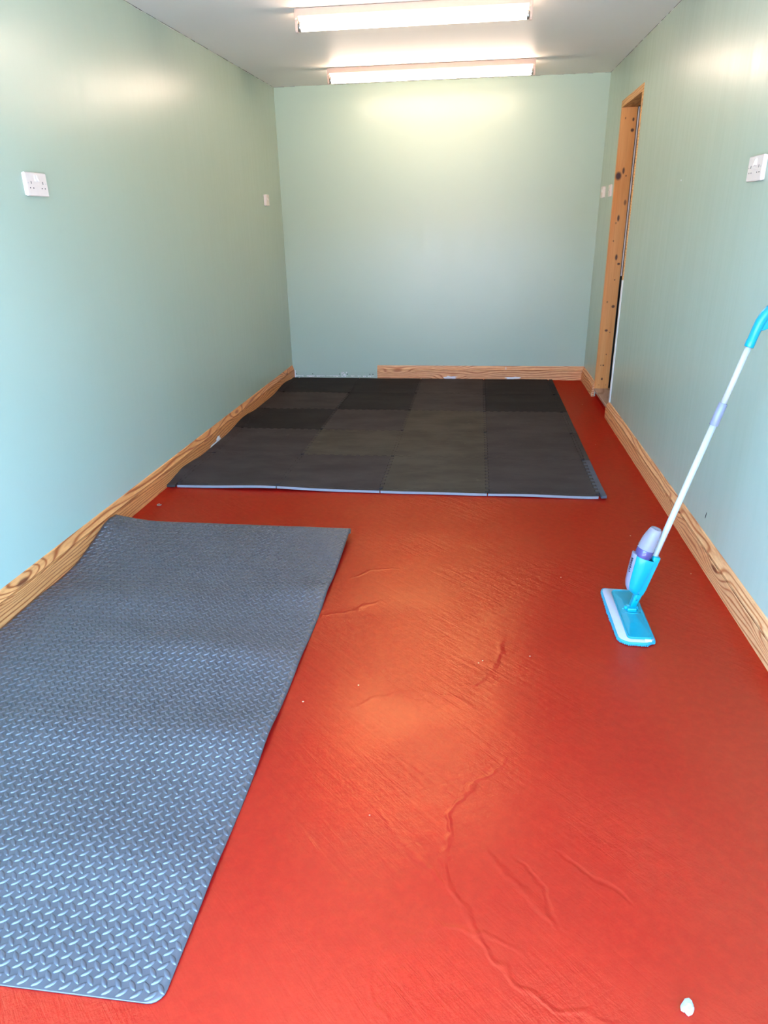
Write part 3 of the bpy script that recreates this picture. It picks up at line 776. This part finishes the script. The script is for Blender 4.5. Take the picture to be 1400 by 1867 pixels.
# pole assembly (local z along the pole, +x towards the bottle)
bm = bmesh.new(); loft(bm, [[(x, y, t) for x, y in rrect(a, b, min(a, b) * .6, 4)] for t, a, b in ((-.012, .011, .013), (.03, .013, .0145), (.085, .016, .017), (.105, .017, .018))])
on_pole(obj('neck', bm, M['cyan'], mop, True))
for t, r_ in ((.035, .004), (.062, .0055)):
    bm = bmesh.new(); sweep(bm, [(.004, .0135, t), (.004, .0168, t)], r_, 12, up=Vector((0, 0, 1))); on_pole(obj('rivet', bm, M['cyan_plate'], mop, True))
bm = bmesh.new(); loft(bm, [[(x - .004, y, t) for x, y in rrect(a, b, .006, 4)] for t, a, b in ((.085, .011, .017), (.110, .0125, .019), (.243, .0135, .020), (.246, .012, .018))])
on_pole(obj('spine', bm, M['cyan'], mop, True, .0006), -.027)
def shell(t, d, hw, x0=.010):           # D-shaped section of the bottle holder
    pts = []
    for k in range(13):
        a = -math.pi / 2 + math.pi * k / 12; pts.append((x0 + d * (.35 + .65 * math.cos(a)) if True else 0, hw * math.sin(a) if abs(math.sin(a)) < 1 else hw * math.sin(a), t))
    pts += [(x0, hw * .96, t), (x0, -hw * .96, t)]
    return pts
bm = bmesh.new()
loft(bm, [shell(t, d, h_) for t, d, h_ in ((.080, .016, .016), (.090, .034, .024), (.108, .046, .030), (.150, .055, .034), (.200, .062, .037), (.232, .067, .038), (.232, .064, .0355), (.215, .060, .034))])
hold = on_pole(obj('bottle_holder', bm, M['cyan'], mop, True, .0006), -.027)
bm = bmesh.new()                        # grey front panel
secs = []
for t, d, hw in ((.088, .031, .010), (.101, .042, .016), (.122, .050, .020), (.165, .058, .022), (.205, .0635, .023), (.237, .068, .022)):
    secs.append([(.010 + d - .004, -hw, t), (.010 + d - .0005, -hw * .8, t), (.010 + d + .004, -hw * .45, t), (.010 + d + .0055, 0, t), (.010 + d + .004, hw * .45, t), (.010 + d - .0005, hw * .8, t), (.010 + d - .004, hw, t), (.010 + d - .012, 0, t)])
loft(bm, secs)
panel = on_pole(obj('front_panel', bm, M['grey'], mop, True, .0006), -.027)
rnd = random.Random(11)
for k in range(7):                      # the small dark lettering, too small to read
    t = .216 - k * .0085; d = .031 + (.068 - .031) * min(1, max(0, (t - .1) / .13)) ** .55
    bm = bmesh.new(); hh = .0022 + .0012 * rnd.random(); box(bm, .010 + d + .002, .010 + d + .0062, .0060, .0115 + .003 * rnd.random(), t - hh, t + hh)
    lt = obj('letter', bm, M['ink'], mop); on_pole(lt, -.027)
def oval(t, a, b, cx): return [(cx + a * math.cos(2 * math.pi * k / 24), b * math.sin(2 * math.pi * k / 24), t) for k in range(24)]
bm = bmesh.new(); loft(bm, [oval(t, a, b, cx) for t, a, b, cx in ((.150, .020, .026, .036), (.200, .0262, .0302, .041), (.236, .0290, .0325, .0425), (.272, .0303, .0338, .0430), (.303, .0280, .031, .042), (.330, .0235, .027, .039), (.344, .0205, .0235, .037), (.348, .017, .020, .036), (.344, .014, .016, .036))])
on_pole(obj('bottle', bm, M['bottle'], mop, True), -.027)
bm = bmesh.new(); loft(bm, [oval(t, a, b, cx) for t, a, b, cx in ((.205, .0270, .0310, .0410), (.234, .0298, .0332, .0425), (.2615, .0308, .0345, .0430), (.263, .0300, .0336, .0430))])
on_pole(obj('liquid', bm, M['liquid'], mop, True), -.027)
bm = bmesh.new(); sweep(bm, [(0, 0, .09), (0, 0, .40), (0, 0, .735)], .0110, 20); on_pole(obj('pole', bm, M['shaft'], mop, True))
bm = bmesh.new(); sweep(bm, [(0, 0, .728), (0, 0, .729), (0, 0, .806), (0, 0, .807)], [.0145, .0152, .0146, .0138], 20); on_pole(obj('collar', bm, M['grey'], mop, True))
bm = bmesh.new(); sweep(bm, [(0, 0, .80), (0, 0, 1.02)], .0098, 20); on_pole(obj('pole', bm, M['shaft'], mop, True))
bm = bmesh.new()
path = [(0, 0, 1.000), (0, 0, 1.003), (0, 0, 1.022), (0, 0, 1.024), (0, 0, 1.06), (-.001, 0, 1.085), (-.005, 0, 1.105), (-.014, 0, 1.125), (-.028, 0, 1.140), (-.046, 0, 1.150), (-.058, 0, 1.154)]
rad = [.0145, .0155, .0158, .0150, .0155, .016, .0168, .0172, .0172, .0165, .014]
sweep(bm, path, rad, 20)
grip = on_pole(obj('grip', bm, M['cyan'], mop, True))
bm = bmesh.new(); loft(bm, [[(x + dx, y, t) for x, y in rrect(a, .008, .004, 4)] for t, a, dx in ((1.058, .002, -.014), (1.068, .010, -.020), (1.085, .017, -.026), (1.105, .016, -.030), (1.122, .008, -.034))])
on_pole(obj('trigger', bm, M['cyan'], mop, True))

# ================================================================= small litter
bm = bmesh.new(); bmesh.ops.create_icosphere(bm, subdivisions=3, radius=1.0)
rnd = random.Random(6)
from mathutils import noise as mn
for v in bm.verts:
    k = 1 + .28 * mn.noise(v.co * 1.3 + Vector((3, 1, 2))) + .10 * mn.noise(v.co * 4.0)
    v.co = Vector((v.co.x * .0105 * k, v.co.y * .0165 * k, max(v.co.z * .009 * k, -.006)))
    v.co.x += .0035 * (v.co.y / .016) ; v.co.z += .006
    if v.co.y < -.010 and abs(v.co.x + .003) < .004: v.co.y += .004
st = obj('stone_chip', bm, M['stone']); st.location = (2.222, .922, 0); st.rotation_euler = (0, 0, -.25)
tag(st, 'small white stone chip on the red floor near the viewer', 'stone')
bm = bmesh.new(); path = []
for k in range(22):
    a = 2.2 + 4.4 * k / 21; path.append((.012 * math.cos(a) * (1 - .02 * k), .020 * math.sin(a), .003 + .010 * math.sin(math.pi * k / 21) * .6))
sweep(bm, path, .0022, 8, up=Vector((0, 0, 1)))
cu = obj('wood_shaving', bm, M['shaving'], None, True); cu.location = (.100, 3.325, 0)
tag(cu, 'tiny pale curled shaving on the floor by the left skirting', 'shaving')
